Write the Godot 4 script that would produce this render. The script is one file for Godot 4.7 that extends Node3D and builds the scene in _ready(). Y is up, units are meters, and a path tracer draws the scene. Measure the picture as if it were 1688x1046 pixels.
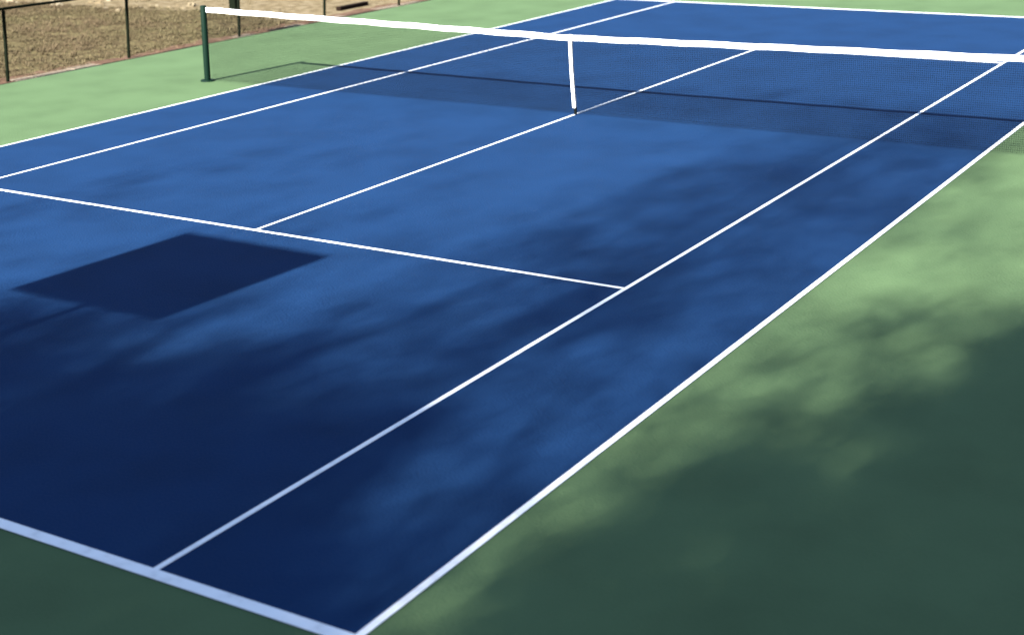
extends Node3D
# A blue tennis court in low sun, seen from a raised corner behind the near baseline.
# x runs across the court, z along it (the net stands on z = 0, the near baseline on z = 11.885), y is up.

const TO_SUN := Vector3(-0.053, 0.543, 1.0)
const FENCE_X := -9.42

# how much sun each spot of the court gets through the trees behind it: (x, z, share)
const SHADE := [
	Vector3(-1.2, 8.4, 0.907), Vector3(-1.3, 7.6, 1.000), Vector3(-2.4, 7.4, 0.962), Vector3(-2.7, 6.7, 0.817), Vector3(-3.1, 5.7, 0.844), Vector3(0.1, 8.2, 0.900), Vector3(-0.9, 8.4, 0.866), Vector3(-0.7, 8.9, 0.450),
	Vector3(0.0, 9.1, 0.097), Vector3(0.4, 9.1, 0.105), Vector3(0.8, 9.1, 0.130), Vector3(-0.1, 9.3, 0.029), Vector3(0.8, 10.1, 0.004), Vector3(1.9, 11.0, 0.004), Vector3(2.8, 11.8, 0.004), Vector3(1.6, 9.7, 0.004),
	Vector3(0.2, 9.4, 0.056), Vector3(0.4, 9.2, 0.178), Vector3(0.5, 8.9, 0.113), Vector3(0.5, 9.5, 0.018), Vector3(1.1, 9.0, 0.136), Vector3(1.4, 9.0, 0.503), Vector3(1.6, 9.1, 0.503), Vector3(1.7, 8.8, 0.639),
	Vector3(1.9, 8.5, 0.590), Vector3(2.0, 9.2, 0.034), Vector3(2.1, 9.0, 0.087), Vector3(2.3, 8.9, 0.024), Vector3(2.5, 9.3, 0.004), Vector3(2.8, 10.3, 0.004), Vector3(3.1, 11.2, 0.004), Vector3(2.1, 10.7, 0.004),
	Vector3(1.9, 8.3, 0.685), Vector3(1.7, 7.7, 0.776), Vector3(1.9, 7.0, 0.885), Vector3(2.6, 8.3, 0.549), Vector3(3.0, 8.4, 0.475), Vector3(2.5, 8.6, 0.141), Vector3(2.7, 9.1, 0.073), Vector3(3.3, 9.3, 0.046),
	Vector3(2.8, 8.9, 0.344), Vector3(3.3, 8.8, 0.348), Vector3(3.7, 9.1, 0.455), Vector3(3.6, 9.3, 0.068), Vector3(3.6, 8.8, 0.215), Vector3(3.4, 8.2, 0.259), Vector3(3.4, 7.8, 0.095), Vector3(3.1, 7.8, 0.353),
	Vector3(2.5, 7.6, 0.456), Vector3(3.8, 8.5, 0.405), Vector3(3.7, 8.1, 0.162), Vector3(3.4, 7.5, 0.522), Vector3(3.6, 7.4, 0.201), Vector3(3.8, 7.0, 0.204), Vector3(3.4, 6.6, 0.314), Vector3(3.7, 6.5, 0.210),
	Vector3(3.3, 6.7, 0.468), Vector3(2.9, 6.7, 0.460), Vector3(2.7, 7.0, 0.682), Vector3(2.1, 6.5, 0.710), Vector3(3.5, 9.9, 0.004), Vector3(3.5, 10.5, 0.004), Vector3(3.9, 9.7, 0.014), Vector3(4.0, 9.4, 0.006),
	Vector3(4.1, 9.8, 0.020), Vector3(4.3, 10.3, 0.027), Vector3(4.3, 10.8, 0.004), Vector3(4.2, 11.3, 0.004), Vector3(4.7, 11.0, 0.006), Vector3(4.8, 11.5, 0.004), Vector3(5.1, 11.4, 0.089), Vector3(4.9, 11.0, 0.204),
	Vector3(4.8, 10.8, 0.216), Vector3(4.6, 10.3, 0.325), Vector3(4.5, 10.0, 0.445), Vector3(4.6, 9.8, 0.404), Vector3(4.3, 9.5, 0.364), Vector3(4.5, 9.3, 0.484), Vector3(4.5, 8.9, 0.478), Vector3(4.9, 9.8, 0.359),
	Vector3(4.9, 10.1, 0.339), Vector3(5.2, 9.9, 0.234), Vector3(5.0, 10.6, 0.276), Vector3(5.2, 10.5, 0.223), Vector3(5.1, 11.1, 0.155), Vector3(5.3, 11.4, 0.136), Vector3(5.4, 11.7, 0.012), Vector3(5.1, 9.4, 0.522),
	Vector3(5.0, 8.9, 0.595), Vector3(4.5, 8.4, 0.495), Vector3(5.0, 8.4, 0.446), Vector3(4.5, 7.5, 0.405), Vector3(4.5, 6.9, 0.231), Vector3(4.8, 7.7, 0.503), Vector3(4.9, 7.3, 0.590), Vector3(5.0, 7.0, 0.639),
	Vector3(4.8, 6.0, 0.561), Vector3(4.4, 5.3, 0.374), Vector3(4.9, 5.6, 0.537), Vector3(4.6, 4.1, 0.550), Vector3(5.2, 4.2, 0.621), Vector3(4.6, 3.3, 0.474), Vector3(5.1, 2.9, 0.487), Vector3(5.1, 1.7, 0.595),
	Vector3(5.0, 0.5, 0.557), Vector3(5.5, 0.9, 0.518), Vector3(2.5, 5.6, 0.366), Vector3(2.6, 5.4, 0.316), Vector3(2.8, 6.2, 0.482), Vector3(3.0, 5.8, 0.315), Vector3(3.4, 6.0, 0.314), Vector3(3.7, 6.1, 0.195),
	Vector3(3.3, 5.2, 0.455), Vector3(2.8, 4.8, 0.470), Vector3(3.2, 4.6, 0.510), Vector3(3.5, 4.4, 0.384), Vector3(3.6, 5.3, 0.314), Vector3(3.3, 3.7, 0.441), Vector3(2.8, 3.5, 0.540), Vector3(2.7, 2.9, 0.503),
	Vector3(2.9, 2.5, 0.497), Vector3(3.6, 3.1, 0.497), Vector3(3.1, 2.1, 0.572), Vector3(3.6, 2.1, 0.289), Vector3(2.9, 1.1, 0.715), Vector3(3.5, 1.2, 0.475), Vector3(3.6, 0.4, 0.574), Vector3(4.0, 0.2, 0.503),
	Vector3(3.3, 0.2, 0.846), Vector3(3.4, -1.1, 0.800), Vector3(4.1, -1.4, 0.700), Vector3(4.6, -2.5, 0.800), Vector3(4.7, -0.9, 0.600), Vector3(2.1, 4.3, 0.921), Vector3(2.1, 4.9, 0.846), Vector3(2.0, 5.4, 0.924),
	Vector3(2.2, 6.2, 0.775), Vector3(1.3, 4.2, 1.000), Vector3(1.3, 2.9, 1.000), Vector3(1.5, 1.8, 1.000), Vector3(2.2, 3.1, 0.924), Vector3(2.1, 1.5, 1.000), Vector3(2.3, 1.1, 0.920), Vector3(1.0, 5.9, 0.885),
	Vector3(0.7, 5.5, 0.806), Vector3(0.8, 5.2, 0.807), Vector3(0.8, 6.5, 0.924), Vector3(-0.2, 4.3, 1.000), Vector3(1.0, 4.9, 1.000), Vector3(-1.4, 4.9, 0.959), Vector3(-2.9, 4.3, 0.905), Vector3(-2.8, 4.9, 0.819),
	Vector3(-1.4, 5.8, 0.962), Vector3(-3.2, 2.9, 1.000), Vector3(-2.3, 1.6, 1.000), Vector3(-1.2, 0.2, 1.000), Vector3(0.3, 1.2, 1.000), Vector3(-4.4, 5.7, 1.000), Vector3(-4.2, 4.5, 1.000), Vector3(1.5, 0.2, 1.000),
	Vector3(2.5, -0.2, 0.950), Vector3(5.9, 0.4, 0.962), Vector3(5.7, 1.4, 0.846), Vector3(6.3, 2.3, 0.725), Vector3(5.9, 2.5, 0.723), Vector3(5.9, 3.2, 0.495), Vector3(6.0, 3.9, 0.688), Vector3(6.3, 3.2, 0.806),
	Vector3(6.5, 4.0, 0.846), Vector3(6.3, 4.1, 0.589), Vector3(6.1, 4.5, 0.885), Vector3(5.8, 4.6, 0.924), Vector3(6.1, 5.1, 0.785), Vector3(5.7, 5.2, 0.885), Vector3(6.4, 5.1, 0.846), Vector3(6.7, 4.1, 0.846),
	Vector3(6.9, 4.8, 0.602), Vector3(6.8, 5.1, 0.600), Vector3(6.6, 5.3, 0.305), Vector3(6.8, 5.4, 0.193), Vector3(6.5, 5.5, 0.268), Vector3(6.3, 5.8, 0.193), Vector3(6.1, 6.1, 0.159), Vector3(5.8, 5.9, 0.701),
	Vector3(5.8, 6.6, 0.367), Vector3(6.0, 6.6, 0.240), Vector3(6.1, 6.5, 0.155), Vector3(5.9, 7.1, 0.197), Vector3(5.9, 7.4, 0.145), Vector3(6.1, 7.2, 0.526), Vector3(6.3, 6.9, 0.393), Vector3(6.2, 7.7, 0.526),
	Vector3(6.3, 7.5, 0.267), Vector3(6.1, 7.9, 0.107), Vector3(6.4, 6.5, 0.309), Vector3(6.6, 6.1, 0.364), Vector3(6.8, 5.9, 0.279), Vector3(6.8, 6.8, 0.337), Vector3(6.9, 6.9, 0.313), Vector3(6.6, 7.0, 0.051),
	Vector3(6.5, 7.5, 0.042), Vector3(6.8, 7.5, 0.011), Vector3(7.0, 6.3, 0.026), Vector3(7.1, 5.6, 0.047), Vector3(7.2, 6.3, 0.004), Vector3(7.2, 7.0, 0.004), Vector3(5.9, 7.7, 0.309), Vector3(5.7, 7.8, 0.682),
	Vector3(5.7, 8.1, 0.127), Vector3(5.7, 8.5, 0.379), Vector3(6.0, 8.3, 0.051), Vector3(5.9, 8.6, 0.220), Vector3(5.8, 8.9, 0.352), Vector3(5.6, 8.8, 0.281), Vector3(5.7, 9.2, 0.119), Vector3(5.9, 9.2, 0.034),
	Vector3(6.1, 8.8, 0.009), Vector3(6.5, 8.4, 0.201), Vector3(6.6, 8.2, 0.180), Vector3(6.5, 8.8, 0.180), Vector3(6.5, 9.1, 0.006), Vector3(6.9, 8.9, 0.004), Vector3(7.1, 8.0, 0.004), Vector3(7.6, 7.7, 0.004),
	Vector3(7.6, 9.1, 0.004), Vector3(6.8, 9.8, 0.004), Vector3(5.8, 9.6, 0.119), Vector3(5.7, 9.8, 0.313), Vector3(5.7, 10.0, 0.403), Vector3(5.6, 9.7, 0.219), Vector3(5.6, 10.2, 0.152), Vector3(5.6, 10.4, 0.094),
	Vector3(5.8, 10.4, 0.005), Vector3(5.9, 10.2, 0.004), Vector3(5.6, 10.6, 0.086), Vector3(5.6, 10.9, 0.062), Vector3(5.6, 11.1, 0.265), Vector3(5.6, 11.3, 0.284), Vector3(5.6, 11.5, 0.213), Vector3(5.7, 11.2, 0.004),
	Vector3(5.9, 10.9, 0.004), Vector3(5.8, 11.5, 0.004), Vector3(6.3, 11.0, 0.004), Vector3(6.8, 10.7, 0.004), Vector3(7.6, 10.3, 0.004), Vector3(8.1, 10.0, 0.004), Vector3(7.8, 9.0, 0.004), Vector3(6.0, 9.5, 0.004),
	Vector3(6.0, 9.0, 0.004), Vector3(5.9, 10.0, 0.004), Vector3(5.8, 10.3, 0.004), Vector3(5.7, 10.9, 0.004), Vector3(6.3, 9.1, 0.004), Vector3(6.6, 7.8, 0.005), Vector3(7.0, 7.3, 0.004), Vector3(7.1, 6.0, 0.005),
	Vector3(7.0, 6.7, 0.005), Vector3(7.0, 8.5, 0.004), Vector3(6.4, 8.6, 0.007), Vector3(5.9, 9.5, 0.005), Vector3(4.5, 12.0, 0.004), Vector3(3.7, 12.1, 0.004), Vector3(3.9, 12.6, 0.004), Vector3(4.9, 12.0, 0.004),
]

var rng := RandomNumberGenerator.new()
var taken := {}


func numbered(called: String) -> String:
	var n: int = taken.get(called, 0)
	taken[called] = n + 1
	return called if n == 0 else "%s_%03d" % [called, n]


func tag(o: Node, label: String, category := "", group := "", kind := "") -> Node:
	o.set_meta("label", label)
	if category:
		o.set_meta("category", category)
	if group:
		o.set_meta("group", group)
	if kind:
		o.set_meta("kind", kind)
	return o


func base(called: String, at := Vector3.ZERO) -> Node3D:
	var o := Node3D.new()
	o.name = numbered(called)
	add_child(o, true)
	o.position = at
	return o


func put(called: String, mesh: Mesh, m: Material, parent: Node = self, at := Vector3.ZERO) -> MeshInstance3D:
	var o := MeshInstance3D.new()
	o.mesh = mesh
	o.material_override = m
	o.name = numbered(called) if parent == self else called
	parent.add_child(o, true)
	if parent != self:
		var n := 0
		for c in parent.get_children():
			if c != o and (String(c.name) == called or String(c.name).begins_with(called + "_0")):
				n += 1
		o.name = called if n == 0 else "%s_%03d" % [called, n]
	o.position = at
	return o


func st() -> SurfaceTool:
	var s := SurfaceTool.new()
	s.begin(Mesh.PRIMITIVE_TRIANGLES)
	return s


func done(s: SurfaceTool) -> ArrayMesh:
	s.generate_normals()
	return s.commit()


func quad(s: SurfaceTool, a: Vector3, b: Vector3, c: Vector3, d: Vector3) -> void:
	for v in [a, b, c, a, c, d]:
		s.add_vertex(v)


# an axis-aligned box given by two corners
func add_box(s: SurfaceTool, a: Vector3, b: Vector3) -> void:
	s.set_smooth_group(-1)
	var lo := Vector3(minf(a.x, b.x), minf(a.y, b.y), minf(a.z, b.z))
	var hi := Vector3(maxf(a.x, b.x), maxf(a.y, b.y), maxf(a.z, b.z))
	var p := []
	for i in 8:
		p.append(Vector3(hi.x if i & 1 else lo.x, hi.y if i & 2 else lo.y, hi.z if i & 4 else lo.z))
	quad(s, p[2], p[6], p[7], p[3])
	quad(s, p[0], p[1], p[5], p[4])
	quad(s, p[4], p[5], p[7], p[6])
	quad(s, p[0], p[2], p[3], p[1])
	quad(s, p[0], p[4], p[6], p[2])
	quad(s, p[1], p[3], p[7], p[5])


# a block with chamfered upper edges
func add_block(s: SurfaceTool, lo: Vector3, hi: Vector3, c: float) -> void:
	s.set_smooth_group(-1)
	var y1 := hi.y - c
	var a := [Vector3(lo.x, lo.y, lo.z), Vector3(hi.x, lo.y, lo.z), Vector3(hi.x, lo.y, hi.z), Vector3(lo.x, lo.y, hi.z)]
	var b := []
	var t := []
	for p in a:
		b.append(Vector3(p.x, y1, p.z))
		t.append(Vector3(p.x + (c if p.x == lo.x else -c), hi.y, p.z + (c if p.z == lo.z else -c)))
	for i in 4:
		var j := (i + 1) % 4
		quad(s, a[i], a[j], b[j], b[i])
		quad(s, b[i], b[j], t[j], t[i])
	quad(s, t[0], t[1], t[2], t[3])


# a tube through points, each with its own radius, closed by flat ends
func add_tube(s: SurfaceTool, pts: Array, radii: Array, sides := 10) -> void:
	var rings := []
	var side := Vector3.RIGHT
	for i in pts.size():
		var along: Vector3 = (pts[mini(i + 1, pts.size() - 1)] - pts[maxi(i - 1, 0)]).normalized()
		if i == 0:
			side = along.cross(Vector3(0.31, 0.2, 0.93)).normalized()
		side = (side - along * along.dot(side)).normalized()
		var other := along.cross(side)
		var r := []
		for k in sides:
			var t := TAU * k / sides
			r.append(pts[i] + (side * cos(t) + other * sin(t)) * radii[i])
		rings.append(r)
	s.set_smooth_group(0)
	for i in rings.size() - 1:
		for k in sides:
			var k2 := (k + 1) % sides
			quad(s, rings[i][k], rings[i + 1][k], rings[i + 1][k2], rings[i][k2])
	s.set_smooth_group(-1)
	for k in range(1, sides - 1):
		for v in [rings[0][0], rings[0][k], rings[0][k + 1], rings[-1][0], rings[-1][k + 1], rings[-1][k]]:
			s.add_vertex(v)


func lin(r: float, g: float, b: float) -> Color:
	return Color(r, g, b).linear_to_srgb()


func mat(c: Color, rough := 0.85, spec := 0.3) -> StandardMaterial3D:
	var m := StandardMaterial3D.new()
	m.albedo_color = c
	m.roughness = rough
	m.metallic_specular = spec
	return m


func noise(kind: int, freq: float, octaves: int, sd: int) -> FastNoiseLite:
	var n := FastNoiseLite.new()
	n.noise_type = kind
	n.frequency = freq
	n.fractal_octaves = octaves
	n.seed = sd
	return n


func noise_tex(n: FastNoiseLite, size: int, stops: Array, colors: Array) -> NoiseTexture2D:
	var t := NoiseTexture2D.new()
	t.width = size
	t.height = size
	t.seamless = true
	t.noise = n
	var g := Gradient.new()
	g.offsets = PackedFloat32Array(stops)
	g.colors = PackedColorArray(colors)
	t.color_ramp = g
	return t


func bump_tex(n: FastNoiseLite, size: int, strength: float) -> NoiseTexture2D:
	var t := NoiseTexture2D.new()
	t.width = size
	t.height = size
	t.seamless = true
	t.as_normal_map = true
	t.bump_strength = strength
	t.noise = n
	return t


func grey(v: float) -> Color:
	return Color(v, v, v)


# acrylic court paint: faint mottling of the coat over a sandy grain
func court_paint(c: Color, sd: int) -> StandardMaterial3D:
	var m := mat(c, 0.86, 0.16)
	m.albedo_texture = noise_tex(noise(FastNoiseLite.TYPE_SIMPLEX_SMOOTH, 0.006, 6, sd), 1024, [0.0, 0.3, 0.55, 0.8, 1.0], [grey(0.9), grey(0.94), grey(0.97), grey(0.99), grey(1.0)])
	m.normal_enabled = true
	m.normal_texture = bump_tex(noise(FastNoiseLite.TYPE_SIMPLEX, 0.25, 2, sd + 1), 1024, 2.0)
	m.normal_scale = 0.22
	m.uv1_triplanar = true
	m.uv1_world_triplanar = true
	m.uv1_scale = Vector3(0.13, 0.13, 0.13)
	return m


func sheet(x0: float, x1: float, z0: float, z1: float, y: float) -> ArrayMesh:
	var s := st()
	add_box(s, Vector3(x0, y - 0.003, z0), Vector3(x1, y, z1))
	return done(s)


# ---------------------------------------------------------------- trees

# share of the sun that reaches (x, z) past the crowns, read between the listed spots
func lit(x: float, z: float) -> float:
	var sum := 0.0
	var all := 0.0
	for p in SHADE:
		var dx: float = (x - p.x) * 1.35
		var dz: float = (z - p.y) * 0.8
		var w := 1.0 / pow(dx * dx + dz * dz + 0.012, 2.2)
		sum += w * p.z
		all += w
	return sum / all


func leaf_spray() -> ArrayMesh:
	var s := st()
	s.set_smooth_group(-1)
	for k in 8:
		var c := Vector3(rng.randf_range(-0.14, 0.14), rng.randf_range(-0.1, 0.1), rng.randf_range(-0.14, 0.14))
		var along := Vector3(rng.randfn(), rng.randfn() * 0.6, rng.randfn()).normalized()
		var across := along.cross(Vector3(rng.randfn(), rng.randfn(), rng.randfn()).normalized()).normalized()
		var fold := along.cross(across) * 0.014
		var l := rng.randf_range(0.036, 0.054)
		var w := rng.randf_range(0.018, 0.026)
		var tip := c + along * l
		var end := c - along * l
		for v in [end, c + across * w + fold, tip, end, tip, c - across * w + fold]:
			s.add_vertex(v)
	return done(s)


func stone_shape(sd: int) -> ArrayMesh:
	var n := noise(FastNoiseLite.TYPE_SIMPLEX, 0.9, 2, 300 + sd)
	var s := st()
	s.set_smooth_group(-1)
	var rows := 5
	var cols := 9
	var p := []
	for i in rows + 1:
		for j in cols:
			var a := PI * i / rows
			var b := TAU * j / cols
			var d := Vector3(sin(a) * cos(b), cos(a), sin(a) * sin(b))
			p.append(d * (1.0 + 0.55 * n.get_noise_3dv(d * 1.2)))
	for i in rows:
		for j in cols:
			var j2 := (j + 1) % cols
			quad(s, p[i * cols + j], p[i * cols + j2], p[(i + 1) * cols + j2], p[(i + 1) * cols + j])
	return done(s)


func trunk(s: SurfaceTool, h: float, r: float, lean: Vector3) -> void:
	var pts := []
	var radii := []
	for i in 9:
		var t := i / 8.0
		pts.append(Vector3(0, -0.15 + h * t, 0) + lean * t * t + Vector3(sin(t * 5.0) * 0.05, 0, cos(t * 4.0) * 0.05))
		radii.append(r * (1.0 - 0.6 * t) * (1.35 if i == 0 else 1.0))
	add_tube(s, pts, radii, 12)


func make_tree(called: String, at: Vector3, h: float, r: float, crown_at: Vector3, crown_r: Vector3, leaves: Array, label: String, group: String, bark: Material, leaf: Material, spray: Mesh) -> void:
	var t := base(called, at)
	tag(t, label, "tree", group)
	var s := st()
	trunk(s, h, r, Vector3(0.2, 0, -0.1))
	put("trunk", done(s), bark, t)
	for k in 7:
		var b := st()
		var a := TAU * k / 7.0 + rng.randf()
		var from := Vector3(0.1, h * rng.randf_range(0.5, 0.9), 0)
		var to := crown_at - at + Vector3(cos(a) * crown_r.x, rng.randf_range(-0.75, -0.05) * crown_r.y, sin(a) * crown_r.z) * 0.55
		var mid := from.lerp(to, 0.5) + Vector3(0, 0.4, 0)
		add_tube(b, [from, mid, to], [r * 0.45, r * 0.28, r * 0.08], 8)
		put("limb", done(b), bark, t)
	# the leaves that this tree carries besides those counted for its shade
	var mm := MultiMesh.new()
	mm.transform_format = MultiMesh.TRANSFORM_3D
	mm.use_colors = true
	mm.mesh = spray
	mm.instance_count = leaves.size()
	for i in leaves.size():
		var bs := Basis(Vector3(rng.randfn(), rng.randfn(), rng.randfn()).normalized(), rng.randf() * TAU)
		mm.set_instance_transform(i, Transform3D(bs.scaled(Vector3.ONE * rng.randf_range(0.85, 1.15)), leaves[i] - at))
		mm.set_instance_color(i, Color.WHITE * rng.randf_range(0.7, 1.2))
	var c := MultiMeshInstance3D.new()
	c.name = "crown"
	c.multimesh = mm
	c.material_override = leaf
	c.set_meta("kind", "stuff")
	t.add_child(c, true)


func _ready() -> void:
	rng.seed = 20240

	# ------------------------------------------------------------ camera, sky, sun, exposure
	var cam := Camera3D.new()
	cam.name = "camera"
	var yaw := -0.5556
	var pitch := -0.3311
	var roll := -0.024
	var fw := Vector3(sin(yaw) * cos(pitch), sin(pitch), -cos(yaw) * cos(pitch))
	var rt := Vector3(cos(yaw), 0, sin(yaw))
	var up := rt.cross(fw)
	cam.transform = Transform3D(Basis(rt * cos(roll) + up * sin(roll), up * cos(roll) - rt * sin(roll), -fw), Vector3(9.2516, 3.6724, 16.5164))
	cam.fov = 24.925
	cam.near = 0.1
	cam.far = 600.0
	var lens := CameraAttributesPhysical.new()   # an 85 mm-like view, focused on the near court, so the far end is a little soft
	lens.frustum_focal_length = 12.0 / tan(deg_to_rad(24.925) / 2.0)
	lens.frustum_focus_distance = 13.0
	lens.frustum_near = 0.1
	lens.frustum_far = 600.0
	lens.exposure_aperture = 1.6
	cam.attributes = lens
	add_child(cam)
	cam.current = true

	var sky_m := ProceduralSkyMaterial.new()
	sky_m.sky_top_color = lin(0.066, 0.099, 0.170)
	sky_m.sky_horizon_color = lin(0.205, 0.22, 0.24)
	sky_m.sky_curve = 0.12
	sky_m.ground_bottom_color = lin(0.05, 0.045, 0.035)
	sky_m.ground_horizon_color = lin(0.2, 0.22, 0.24)
	sky_m.sun_angle_max = 0.0
	var env := Environment.new()
	env.background_mode = Environment.BG_SKY
	env.sky = Sky.new()
	env.sky.sky_material = sky_m
	env.tonemap_mode = Environment.TONE_MAPPER_LINEAR
	env.tonemap_exposure = 5.2
	env.sdfgi_enabled = true
	env.ssao_enabled = true
	env.ssil_enabled = true
	var we := WorldEnvironment.new()
	we.name = "environment"
	we.environment = env
	add_child(we)

	var sun := DirectionalLight3D.new()
	sun.name = "sun"
	sun.light_energy = 1.6
	sun.light_color = Color(1.0, 0.99, 0.965)
	sun.light_angular_distance = 0.6
	sun.shadow_enabled = true
	add_child(sun)
	sun.look_at_from_position(TO_SUN * 40.0, Vector3.ZERO)

	# ------------------------------------------------------------ materials
	var green := court_paint(lin(0.083, 0.134, 0.0625), 3)
	var blue := court_paint(lin(0.0070, 0.0293, 0.086), 11)
	var white := mat(lin(0.89, 0.89, 0.89), 0.85, 0.2)
	white.albedo_texture = noise_tex(noise(FastNoiseLite.TYPE_SIMPLEX, 0.02, 4, 5), 512, [0.0, 0.3, 0.5, 1.0], [grey(0.9), grey(0.96), grey(0.985), grey(1.0)])
	white.uv1_triplanar = true
	white.uv1_world_triplanar = true
	white.uv1_scale = Vector3(0.5, 0.5, 0.5)
	var band := mat(lin(0.86, 0.85, 0.83), 0.9, 0.2)
	var post_green := mat(lin(0.0012, 0.010, 0.0055), 0.6, 0.2)
	var cord := mat(lin(0.004, 0.005, 0.005), 0.95, 0.1)
	var fence_black := mat(lin(0.003, 0.0048, 0.002), 0.8, 0.15)

	var soil := mat(Color.WHITE, 0.95, 0.1)
	soil.albedo_texture = noise_tex(noise(FastNoiseLite.TYPE_SIMPLEX_SMOOTH, 0.012, 6, 21), 1024, [0.0, 0.35, 0.5, 0.65, 1.0], [lin(0.047, 0.035, 0.019), lin(0.073, 0.054, 0.028), lin(0.087, 0.068, 0.035), lin(0.100, 0.080, 0.039), lin(0.136, 0.109, 0.057)])
	soil.normal_enabled = true
	soil.normal_texture = bump_tex(noise(FastNoiseLite.TYPE_SIMPLEX, 0.05, 4, 22), 1024, 6.0)
	soil.uv1_triplanar = true
	soil.uv1_world_triplanar = true
	soil.uv1_scale = Vector3(0.16, 0.16, 0.16)
	var pale := mat(Color.WHITE, 0.95, 0.1)
	pale.albedo_texture = noise_tex(noise(FastNoiseLite.TYPE_SIMPLEX_SMOOTH, 0.015, 6, 31), 1024, [0.0, 0.35, 0.5, 0.65, 1.0], [lin(0.075, 0.055, 0.030), lin(0.132, 0.101, 0.057), lin(0.161, 0.124, 0.071), lin(0.178, 0.140, 0.086), lin(0.218, 0.178, 0.115)])
	pale.normal_enabled = true
	pale.normal_texture = bump_tex(noise(FastNoiseLite.TYPE_SIMPLEX, 0.06, 4, 32), 1024, 4.0)
	pale.uv1_triplanar = true
	pale.uv1_world_triplanar = true
	pale.uv1_scale = Vector3(0.2, 0.2, 0.2)
	var red_soil := mat(Color.WHITE, 0.95, 0.1)
	red_soil.albedo_texture = noise_tex(noise(FastNoiseLite.TYPE_SIMPLEX_SMOOTH, 0.02, 5, 41), 512, [0.0, 0.4, 0.6, 1.0], [lin(0.052, 0.030, 0.018), lin(0.095, 0.055, 0.036), lin(0.120, 0.075, 0.050), lin(0.155, 0.108, 0.075)])
	red_soil.uv1_triplanar = true
	red_soil.uv1_world_triplanar = true
	red_soil.uv1_scale = Vector3(0.5, 0.5, 0.5)
	var timber := mat(lin(0.008, 0.004, 0.002), 0.85, 0.2)
	var bark := mat(Color.WHITE, 0.9, 0.2)
	bark.albedo_texture = noise_tex(noise(FastNoiseLite.TYPE_SIMPLEX, 0.03, 4, 51), 512, [0.0, 1.0], [lin(0.012, 0.009, 0.006), lin(0.05, 0.036, 0.024)])
	bark.uv1_triplanar = true
	bark.uv1_scale = Vector3(1.5, 0.5, 1.5)
	var leaf := mat(lin(0.035, 0.07, 0.018), 0.6, 0.3)
	leaf.vertex_color_use_as_albedo = true
	leaf.cull_mode = BaseMaterial3D.CULL_DISABLED

	# ------------------------------------------------------------ the setting
	tag(put("ground", sheet(-260, 260, -260, 260, -0.03), soil), "dry brown earth field with thin dead grass beyond the black fence", "", "", "structure")

	var gs := st()
	add_box(gs, Vector3(-9.31, -0.2, -18.5), Vector3(11.5, 0.0, 19.5))
	tag(put("court_surround", done(gs), green), "pale green acrylic surface around the blue court", "", "", "structure")

	var court := base("tennis_court")
	tag(court, "blue tennis court with white painted lines", "", "", "structure")
	var xl := 5.485
	var xr := 5.442
	var zb := 11.885
	put("playing_surface", sheet(-xl, xr, -zb, zb, 0.004), blue, court)
	var ly := 0.008
	put("sideline", sheet(-xl, -xl + 0.034, -zb, zb, ly), white, court)
	put("sideline", sheet(xr - 0.047, xr, -zb, zb, ly), white, court)
	put("baseline", sheet(-xl + 0.034, xr - 0.047, zb - 0.082, zb, ly), white, court)
	put("baseline", sheet(-xl + 0.034, xr - 0.047, -zb, -zb + 0.05, ly), white, court)
	var s0 := -4.071
	var s1 := 4.079
	put("singles_sideline", sheet(s0 - 0.017, s0 + 0.017, -zb + 0.05, zb - 0.082, ly), white, court)
	put("singles_sideline", sheet(s1 - 0.019, s1 + 0.019, -zb + 0.05, zb - 0.082, ly), white, court)
	put("service_line", sheet(s0 + 0.017, s1 - 0.019, 6.388 - 0.019, 6.388 + 0.019, ly), white, court)
	put("service_line", sheet(s0 + 0.017, s1 - 0.019, -6.4 - 0.023, -6.4 + 0.023, ly), white, court)
	put("centre_service_line", sheet(0.055 - 0.017, 0.055 + 0.017, -6.377, 6.369, ly), white, court)

	# the pale track that leaves the court past the timber, with an uneven edge
	var edge := noise(FastNoiseLite.TYPE_SIMPLEX, 0.5, 4, 61)
	var ts := st()
	ts.set_smooth_group(-1)
	var steps := 90
	for i in steps:
		var xa := -9.62 - 26.0 * i / steps
		var xb := -9.62 - 26.0 * (i + 1) / steps
		var za := -6.25 + 0.22 * clampf(xa + 9.6, -3.6, 0.0) + 0.28 * clampf(-13.2 - xa, 0.0, 9.0) * 0.35 + 0.55 * edge.get_noise_2d(xa * 2.0, 0)
		var zc := -6.25 + 0.22 * clampf(xb + 9.6, -3.6, 0.0) + 0.28 * clampf(-13.2 - xb, 0.0, 9.0) * 0.35 + 0.55 * edge.get_noise_2d(xb * 2.0, 0)
		quad(ts, Vector3(xb, -0.022, -17), Vector3(xa, -0.022, -17), Vector3(xa, -0.022, za), Vector3(xb, -0.022, zc))
	tag(put("path", done(ts), pale), "pale sandy track beyond the fence at the top of the field", "", "", "structure")

	# reddish soil that has washed against the edge of the court
	var rs := st()
	rs.set_smooth_group(-1)
	for i in 160:
		var za := -18.5 + 0.2 * i
		var zc := za + 0.2
		var xa := -9.84 + 0.2 * edge.get_noise_2d(za * 3.0, 9.0)
		var xb := -9.84 + 0.2 * edge.get_noise_2d(zc * 3.0, 9.0)
		quad(rs, Vector3(xa, -0.018, za), Vector3(-9.3115, -0.004, za), Vector3(-9.3115, -0.004, zc), Vector3(xb, -0.018, zc))
	tag(put("soil_strip", done(rs), red_soil), "strip of reddish bare soil along the foot of the fence", "", "", "structure")

	# kerb of short concrete blocks under the fence
	var kerb := base("kerb")
	tag(kerb, "low pinkish concrete kerb between green court and field", "", "", "structure")
	var tones := []
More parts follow.
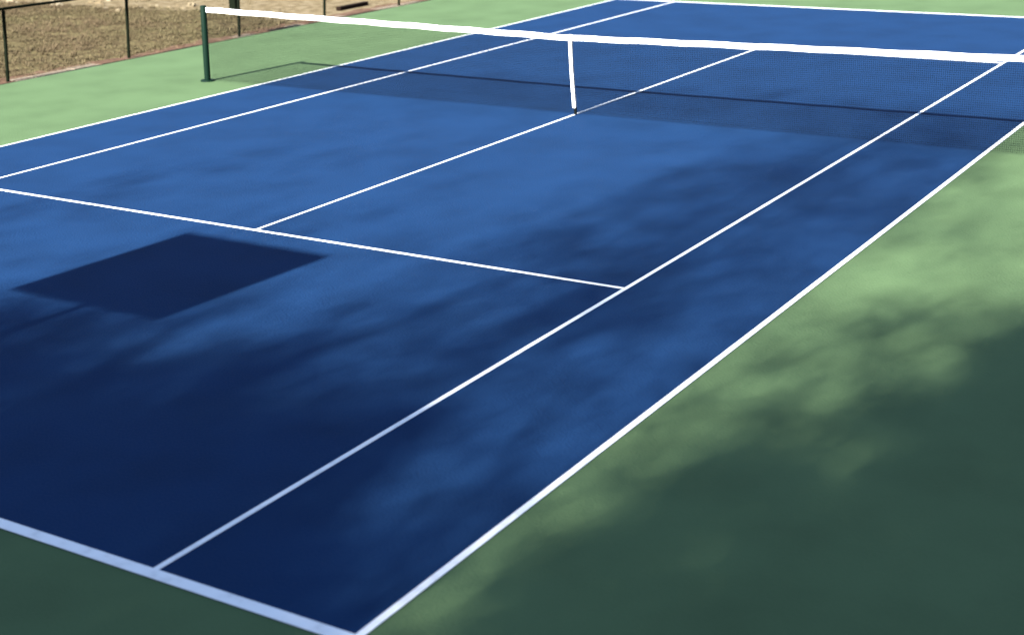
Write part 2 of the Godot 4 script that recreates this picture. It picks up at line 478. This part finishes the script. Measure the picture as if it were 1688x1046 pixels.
	for c in [lin(0.150, 0.092, 0.062), lin(0.125, 0.073, 0.048), lin(0.21, 0.165, 0.12), lin(0.11, 0.062, 0.042)]:
		var km := mat(c, 0.92, 0.15)
		km.albedo_texture = noise_tex(noise(FastNoiseLite.TYPE_SIMPLEX, 0.03, 4, 71 + tones.size()), 256, [0.0, 0.5, 1.0], [grey(0.62), grey(0.9), grey(1.0)])
		km.uv1_triplanar = true
		km.uv1_world_triplanar = true
		km.uv1_scale = Vector3(1.2, 1.2, 1.2)
		tones.append(km)
	var z := -12.0
	while z < 6.0:
		var l := rng.randf_range(0.38, 0.62)
		if rng.randf() < 0.86:
			var ks := st()
			var h := rng.randf_range(-0.004, 0.006)
			add_block(ks, Vector3(-0.13 + rng.randf_range(-0.04, 0.04), -0.1, -l / 2 + 0.006), Vector3(0.13, h, l / 2 - 0.006), 0.006)
			var k := put("kerb_stone", done(ks), tones[rng.randi() % 4], kerb, Vector3(-9.442, 0, z + l / 2))
			k.rotation.y = 0.0
		z += l

	# ------------------------------------------------------------ the net
	var net := base("tennis_net")
	tag(net, "dark tennis net with white headband and centre strap between green posts", "net")
	var top := func(x: float) -> float: return 1.045 + 0.0135 * absf(x - 0.0)
	for side in [-1, 1]:
		var ps := st()
		var px: float = 6.42 * side
		add_tube(ps, [Vector3(px + 0.045 * side, 0.0, 0), Vector3(px, 1.14, 0), Vector3(px, 1.155, 0), Vector3(px, 1.16, 0)], [0.049, 0.049, 0.044, 0.03], 20)
		put("post", done(ps), post_green, net)
		var fs := st()
		add_tube(fs, [Vector3(px + 0.045 * side, 0.0005, 0), Vector3(px + 0.045 * side, 0.016, 0), Vector3(px + 0.045 * side, 0.022, 0)], [0.11, 0.11, 0.1], 20)
		put("base_flange", done(fs), post_green, net)
	var hb := st()
	hb.set_smooth_group(-1)
	var n := 64
	for i in n:
		var xa := -6.36 + 12.72 * i / n
		var xb := -6.36 + 12.72 * (i + 1) / n
		var ya: float = top.call(xa) + 0.004 * sin(xa * 7.0)
		var yb: float = top.call(xb) + 0.004 * sin(xb * 7.0)
		var prof := [Vector2(-0.012, -0.069), Vector2(-0.014, -0.01), Vector2(-0.007, 0.0), Vector2(0.007, 0.0), Vector2(0.014, -0.01), Vector2(0.012, -0.069)]
		for j in prof.size():
			var p: Vector2 = prof[j]
			var q: Vector2 = prof[(j + 1) % prof.size()]
			quad(hb, Vector3(xa, ya + p.y, p.x), Vector3(xa, ya + q.y, q.x), Vector3(xb, yb + q.y, q.x), Vector3(xb, yb + p.y, p.x))
		if i == 0 or i == n - 1:
			var xe := xa if i == 0 else xb
			var ye := ya if i == 0 else yb
			for j in range(1, prof.size() - 1):
				for p in [prof[0], prof[j], prof[j + 1]]:
					hb.add_vertex(Vector3(xe, ye + p.y, p.x))
	put("headband", done(hb), band, net)
	# knotted mesh, cord by cord
	var ms := st()
	var w := 0.00095
	for i in 530:
		var x := -6.36 + 12.72 * i / 529.0
		add_box(ms, Vector3(x - w, 0.035, -w), Vector3(x + w, top.call(x) - 0.07, w))
	for j in 40:
		var y0 := 0.035 + 0.024 * j
		for i in 32:
			var xa := -6.36 + 12.72 * i / 32.0
			var xb := -6.36 + 12.72 * (i + 1) / 32.0
			var f: float = y0 / 0.97
			var ya: float = 0.035 + (top.call(xa) - 0.1) * (f - 0.036)
			var yb: float = 0.035 + (top.call(xb) - 0.1) * (f - 0.036)
			quad(ms, Vector3(xa, ya + w, w + 0.0012), Vector3(xb, yb + w, w + 0.0012), Vector3(xb, yb - w, w + 0.0012), Vector3(xa, ya - w, w + 0.0012))
			quad(ms, Vector3(xa, ya - w, -w - 0.0012), Vector3(xb, yb - w, -w - 0.0012), Vector3(xb, yb + w, -w - 0.0012), Vector3(xa, ya + w, -w - 0.0012))
			quad(ms, Vector3(xa, ya + w, -w - 0.0012), Vector3(xb, yb + w, -w - 0.0012), Vector3(xb, yb + w, w + 0.0012), Vector3(xa, ya + w, w + 0.0012))
	tag(put("net_mesh", done(ms), cord, net), "dark square netting", "", "", "stuff")
	var ss := st()
	var sp := []
	for i in 13:
		var t := i / 12.0
		sp.append(Vector3(0.055 * pow(t, 1.6), 1.052 - 0.955 * t, 0.0175 if t > 0.02 else 0.016))
	for i in 12:
		var a: Vector3 = sp[i]
		var b: Vector3 = sp[i + 1]
		var hw := Vector3(0.022, 0, 0)
		for f in [1.0, -1.0]:
			var za := Vector3(0, 0, 0.0)
			var a1 := Vector3(a.x, a.y, a.z * f)
			var b1 := Vector3(b.x, b.y, b.z * f)
			var dz := Vector3(0, 0, 0.003 * f)
			quad(ss, a1 - hw, a1 + hw, b1 + hw, b1 - hw)
			quad(ss, a1 - hw - dz, b1 - hw - dz, b1 + hw - dz, a1 + hw - dz)
			quad(ss, a1 - hw, b1 - hw, b1 - hw - dz, a1 - hw - dz)
			quad(ss, a1 + hw, a1 + hw - dz, b1 + hw - dz, b1 + hw)
	quad(ss, sp[0] + Vector3(-0.022, 0.0, 0), sp[0] + Vector3(-0.022, 0, -0.033), sp[0] + Vector3(0.022, 0, -0.033), sp[0] + Vector3(0.022, 0.0, 0))
	put("centre_strap", done(ss), band, net)
	var an := st()
	add_box(an, Vector3(0.05, 0.008, -0.012), Vector3(0.082, 0.1, 0.012))
	put("strap_anchor", done(an), cord, net)

	# ------------------------------------------------------------ the fence
	var fence := base("post_and_rail_fence", Vector3(FENCE_X, 0, 0))
	tag(fence, "low black metal fence with thin posts between green court and dry field", "fence")
	var fz := [9.2, 6.6, 4.0, 1.38, -1.22, -4.05, -6.62, -9.2, -11.8, -14.4]
	for k in fz.size():
		var ps := st()
		add_tube(ps, [Vector3(0, -0.1, fz[k]), Vector3(0, 1.09, fz[k] - 0.1), Vector3(0, 1.1, fz[k] - 0.1)], [0.028, 0.028, 0.024], 14)
		put("post", done(ps), fence_black, fence)
	for k in fz.size() - 1:
		var ra := st()
		add_tube(ra, [Vector3(0, 1.125, fz[k] - 0.1), Vector3(0, 1.125 - 0.012, (fz[k] + fz[k + 1]) / 2 - 0.1), Vector3(0, 1.125, fz[k + 1] - 0.1)], [0.022, 0.022, 0.022], 12)
		put("top_rail", done(ra), fence_black, fence)
	# a small dark box fixed to the post behind the end of the net
	var eb := st()
	add_block(eb, Vector3(-0.075, 0.0, -0.055), Vector3(0.075, 0.44, 0.055), 0.012)
	var box := base("post_box", Vector3(FENCE_X - 0.106, 0.48, -4.05 - 0.05))
	put("case", done(eb), fence_black, box)
	var el := st()
	add_block(el, Vector3(0.0755, 0.03, -0.045), Vector3(0.082, 0.41, 0.045), 0.003)
	put("lid", done(el), fence_black, box)
	tag(box, "dark narrow box fixed high on fence post behind the net's left end", "box")

	# ------------------------------------------------------------ beyond the fence
	var sl := st()
	add_block(sl, Vector3(-0.06, -0.06, -0.52), Vector3(0.06, 0.06, 0.52), 0.01)
	var sleeper := put("timber_sleeper", done(sl), timber, self, Vector3(-10.22, 0, -8.6))
	sleeper.rotation.y = 0.04
	tag(sleeper, "dark timber sleeper lying on the pale track behind the fence", "sleeper")

	# pale stones where the field meets the track
	var stone_tones := [mat(lin(0.155, 0.125, 0.08), 0.95, 0.1), mat(lin(0.13, 0.10, 0.06), 0.95, 0.1), mat(lin(0.19, 0.16, 0.11), 0.95, 0.1)]
	var stone_shapes := []
	for k in 5:
		stone_shapes.append(stone_shape(k))
	for k in 24:
		var x := rng.randf_range(-19.5, -11.6)
		var zz := -6.25 + 0.22 * clampf(x + 9.6, -3.6, 0.0) + 0.1 * clampf(-13.2 - x, 0.0, 9.0) + rng.randfn(-0.25, 0.35)
		var o := put("stone", stone_shapes[k % 5], stone_tones[rng.randi() % 3], self, Vector3(x, -0.035, zz))
		var size := 0.04 + 0.08 * pow(rng.randf(), 2.0)
		o.basis = Basis(Vector3.UP, rng.randf() * TAU).scaled(Vector3(size * 1.3, size * 0.8, size))
		tag(o, "pale rough stone lying where the brown field meets the sandy track", "stone", "pale stones along the sandy track")

	# dead grass on the field
	var tuft := st()
	tuft.set_smooth_group(-1)
	for k in 9:
		var a := TAU * k / 9.0 + rng.randf()
		var foot := Vector3(cos(a), 0, sin(a)) * rng.randf_range(0.0, 0.03)
		var tip := foot + Vector3(cos(a) * rng.randf_range(0.02, 0.07), rng.randf_range(0.025, 0.075), sin(a) * rng.randf_range(0.02, 0.07))
		var sd := Vector3(-sin(a), 0, cos(a)) * 0.006
		for v in [foot - sd, tip, foot + sd]:
			tuft.add_vertex(v)
	var tuft_mesh := done(tuft)
	var patch := noise(FastNoiseLite.TYPE_SIMPLEX_SMOOTH, 0.55, 4, 81)
	var spots := []
	for i in 26000:
		var p := Vector3(rng.randf_range(-24.0, -9.55), -0.03, rng.randf_range(-8.5, 7.0))
		var on_path := p.z < -6.3 + 0.22 * clampf(p.x + 9.6, -3.6, 0.0) + 0.1 * clampf(-13.2 - p.x, 0.0, 9.0)
		if patch.get_noise_2d(p.x, p.z) + rng.randf_range(-0.5, 0.5) > (0.62 if on_path else -0.05):
			spots.append(p)
	var gm := MultiMesh.new()
	gm.transform_format = MultiMesh.TRANSFORM_3D
	gm.use_colors = true
	gm.mesh = tuft_mesh
	gm.instance_count = spots.size()
	for i in spots.size():
		gm.set_instance_transform(i, Transform3D(Basis(Vector3.UP, rng.randf() * TAU).scaled(Vector3.ONE * rng.randf_range(0.6, 1.5)), spots[i]))
		var wide := clampf(0.5 + 1.5 * patch.get_noise_2d(spots[i].x * 0.45 + 40.0, spots[i].z * 0.45), 0.0, 1.0)
		var c := Color(0.118, 0.088, 0.052).lerp(Color(0.108, 0.094, 0.048), wide).lerp(Color(0.062, 0.044, 0.026), 0.75 * pow(rng.randf(), 1.5))
		gm.set_instance_color(i, c)
	var straw := mat(Color.WHITE, 0.9, 0.15)
	straw.vertex_color_use_as_albedo = true
	straw.cull_mode = BaseMaterial3D.CULL_DISABLED
	var go := MultiMeshInstance3D.new()
	go.name = "dry_grass"
	go.multimesh = gm
	go.material_override = straw
	add_child(go, true)
	tag(go, "thin dead grass scattered over the brown field", "grass", "", "stuff")

	# ------------------------------------------------------------ basketball stand behind the near baseline
	var hoop := base("basketball_hoop", Vector3(0.0, 0, 15.2))
	tag(hoop, "basketball stand behind the near baseline", "basketball hoop")
	var hs := st()
	add_tube(hs, [Vector3(0, 0, 0), Vector3(0, 3.0, 0), Vector3(0, 3.25, -0.1), Vector3(0, 3.42, -0.4), Vector3(0, 3.45, -1.04)], [0.05, 0.05, 0.05, 0.045, 0.045], 14)
	put("pole", done(hs), post_green, hoop)
	var bd := st()
	add_box(bd, Vector3(-0.87, 2.9, -1.08), Vector3(0.87, 4.01, -1.05))
	put("backboard", done(bd), band, hoop)
	var rim := TorusMesh.new()
	rim.inner_radius = 0.225
	rim.outer_radius = 0.245
	put("rim", rim, mat(lin(0.4, 0.06, 0.02), 0.5), hoop, Vector3(0, 3.08, -1.38))

	# ------------------------------------------------------------ trees
	var spray := leaf_spray()
	var homes := [Vector3(-3.2, 0, 30.2), Vector3(1.2, 0, 29.6), Vector3(5.2, 0, 30.6), Vector3(9.4, 0, 30.0)]
	var carried := [[], [], [], []]
	var cr := Vector3(3.4, 6.2, 3.3)
	var fine := noise(FastNoiseLite.TYPE_SIMPLEX_SMOOTH, 1.0, 3, 91)
	var cell := Vector2(0.25, 0.3)
	var leaf_area := 8 * 0.045 * 2.0 * 0.022 * 0.5
	var rest := 0.0
	var gx := -3.0
	while gx < 10.6:
		var gz := -2.6
		while gz < 16.5:
			var share := lit(gx, gz)
			var tau := -log(clampf(share, 0.003, 1.0))
			if share < 0.03:
				tau *= 1.5
			tau *= clampf(1.0 + 0.22 * fine.get_noise_2d(gx * 1.7, gz * 0.75), 0.3, 1.8)
			var want := tau * cell.x * cell.y * 0.477 / leaf_area
			rest += want
			var m := int(rest)
			rest -= m
			for k in m:
				var x := gx + rng.randf() * cell.x
				var zz := gz + rng.randf() * cell.y
				var best := -1
				var y := 0.0
				for tries in 8:
					var t := rng.randi() % 4
					var yy: float = (homes[t].z + rng.randf_range(-3.2, 3.2) - zz) * 0.543
					var q := Vector3(x - 0.053 * yy / 0.543, yy, zz + yy / 0.543)
					var d: Vector3 = (q - homes[t] - Vector3(0, 12.2, 0)) / cr
					if d.length() < 1.0:
						best = t
						y = yy
						break
				if best < 0:
					for t in 4:
						if best < 0 or absf(homes[t].x - x) < absf(homes[best].x - x):
							best = t
					y = (homes[best].z + rng.randf_range(-1.2, 1.2) - zz) * 0.543
				carried[best].append(Vector3(x - 0.053 * y / 0.543, y, zz + y / 0.543))
			gz += cell.y
		gx += cell.x
	var kinds := ["thin-crowned tall tree at the fence end of the row behind the near baseline", "tall tree behind the basketball stand", "tall full-crowned tree between the basketball stand's tree and the last one", "tall tree at the end of the row farthest from the fence"]
	for t in 4:
		make_tree("tree", homes[t], 10.0, 0.24, homes[t] + Vector3(0, 12.2, 0), cr, carried[t], kinds[t], "trees behind the near end of the court", bark, leaf, spray)
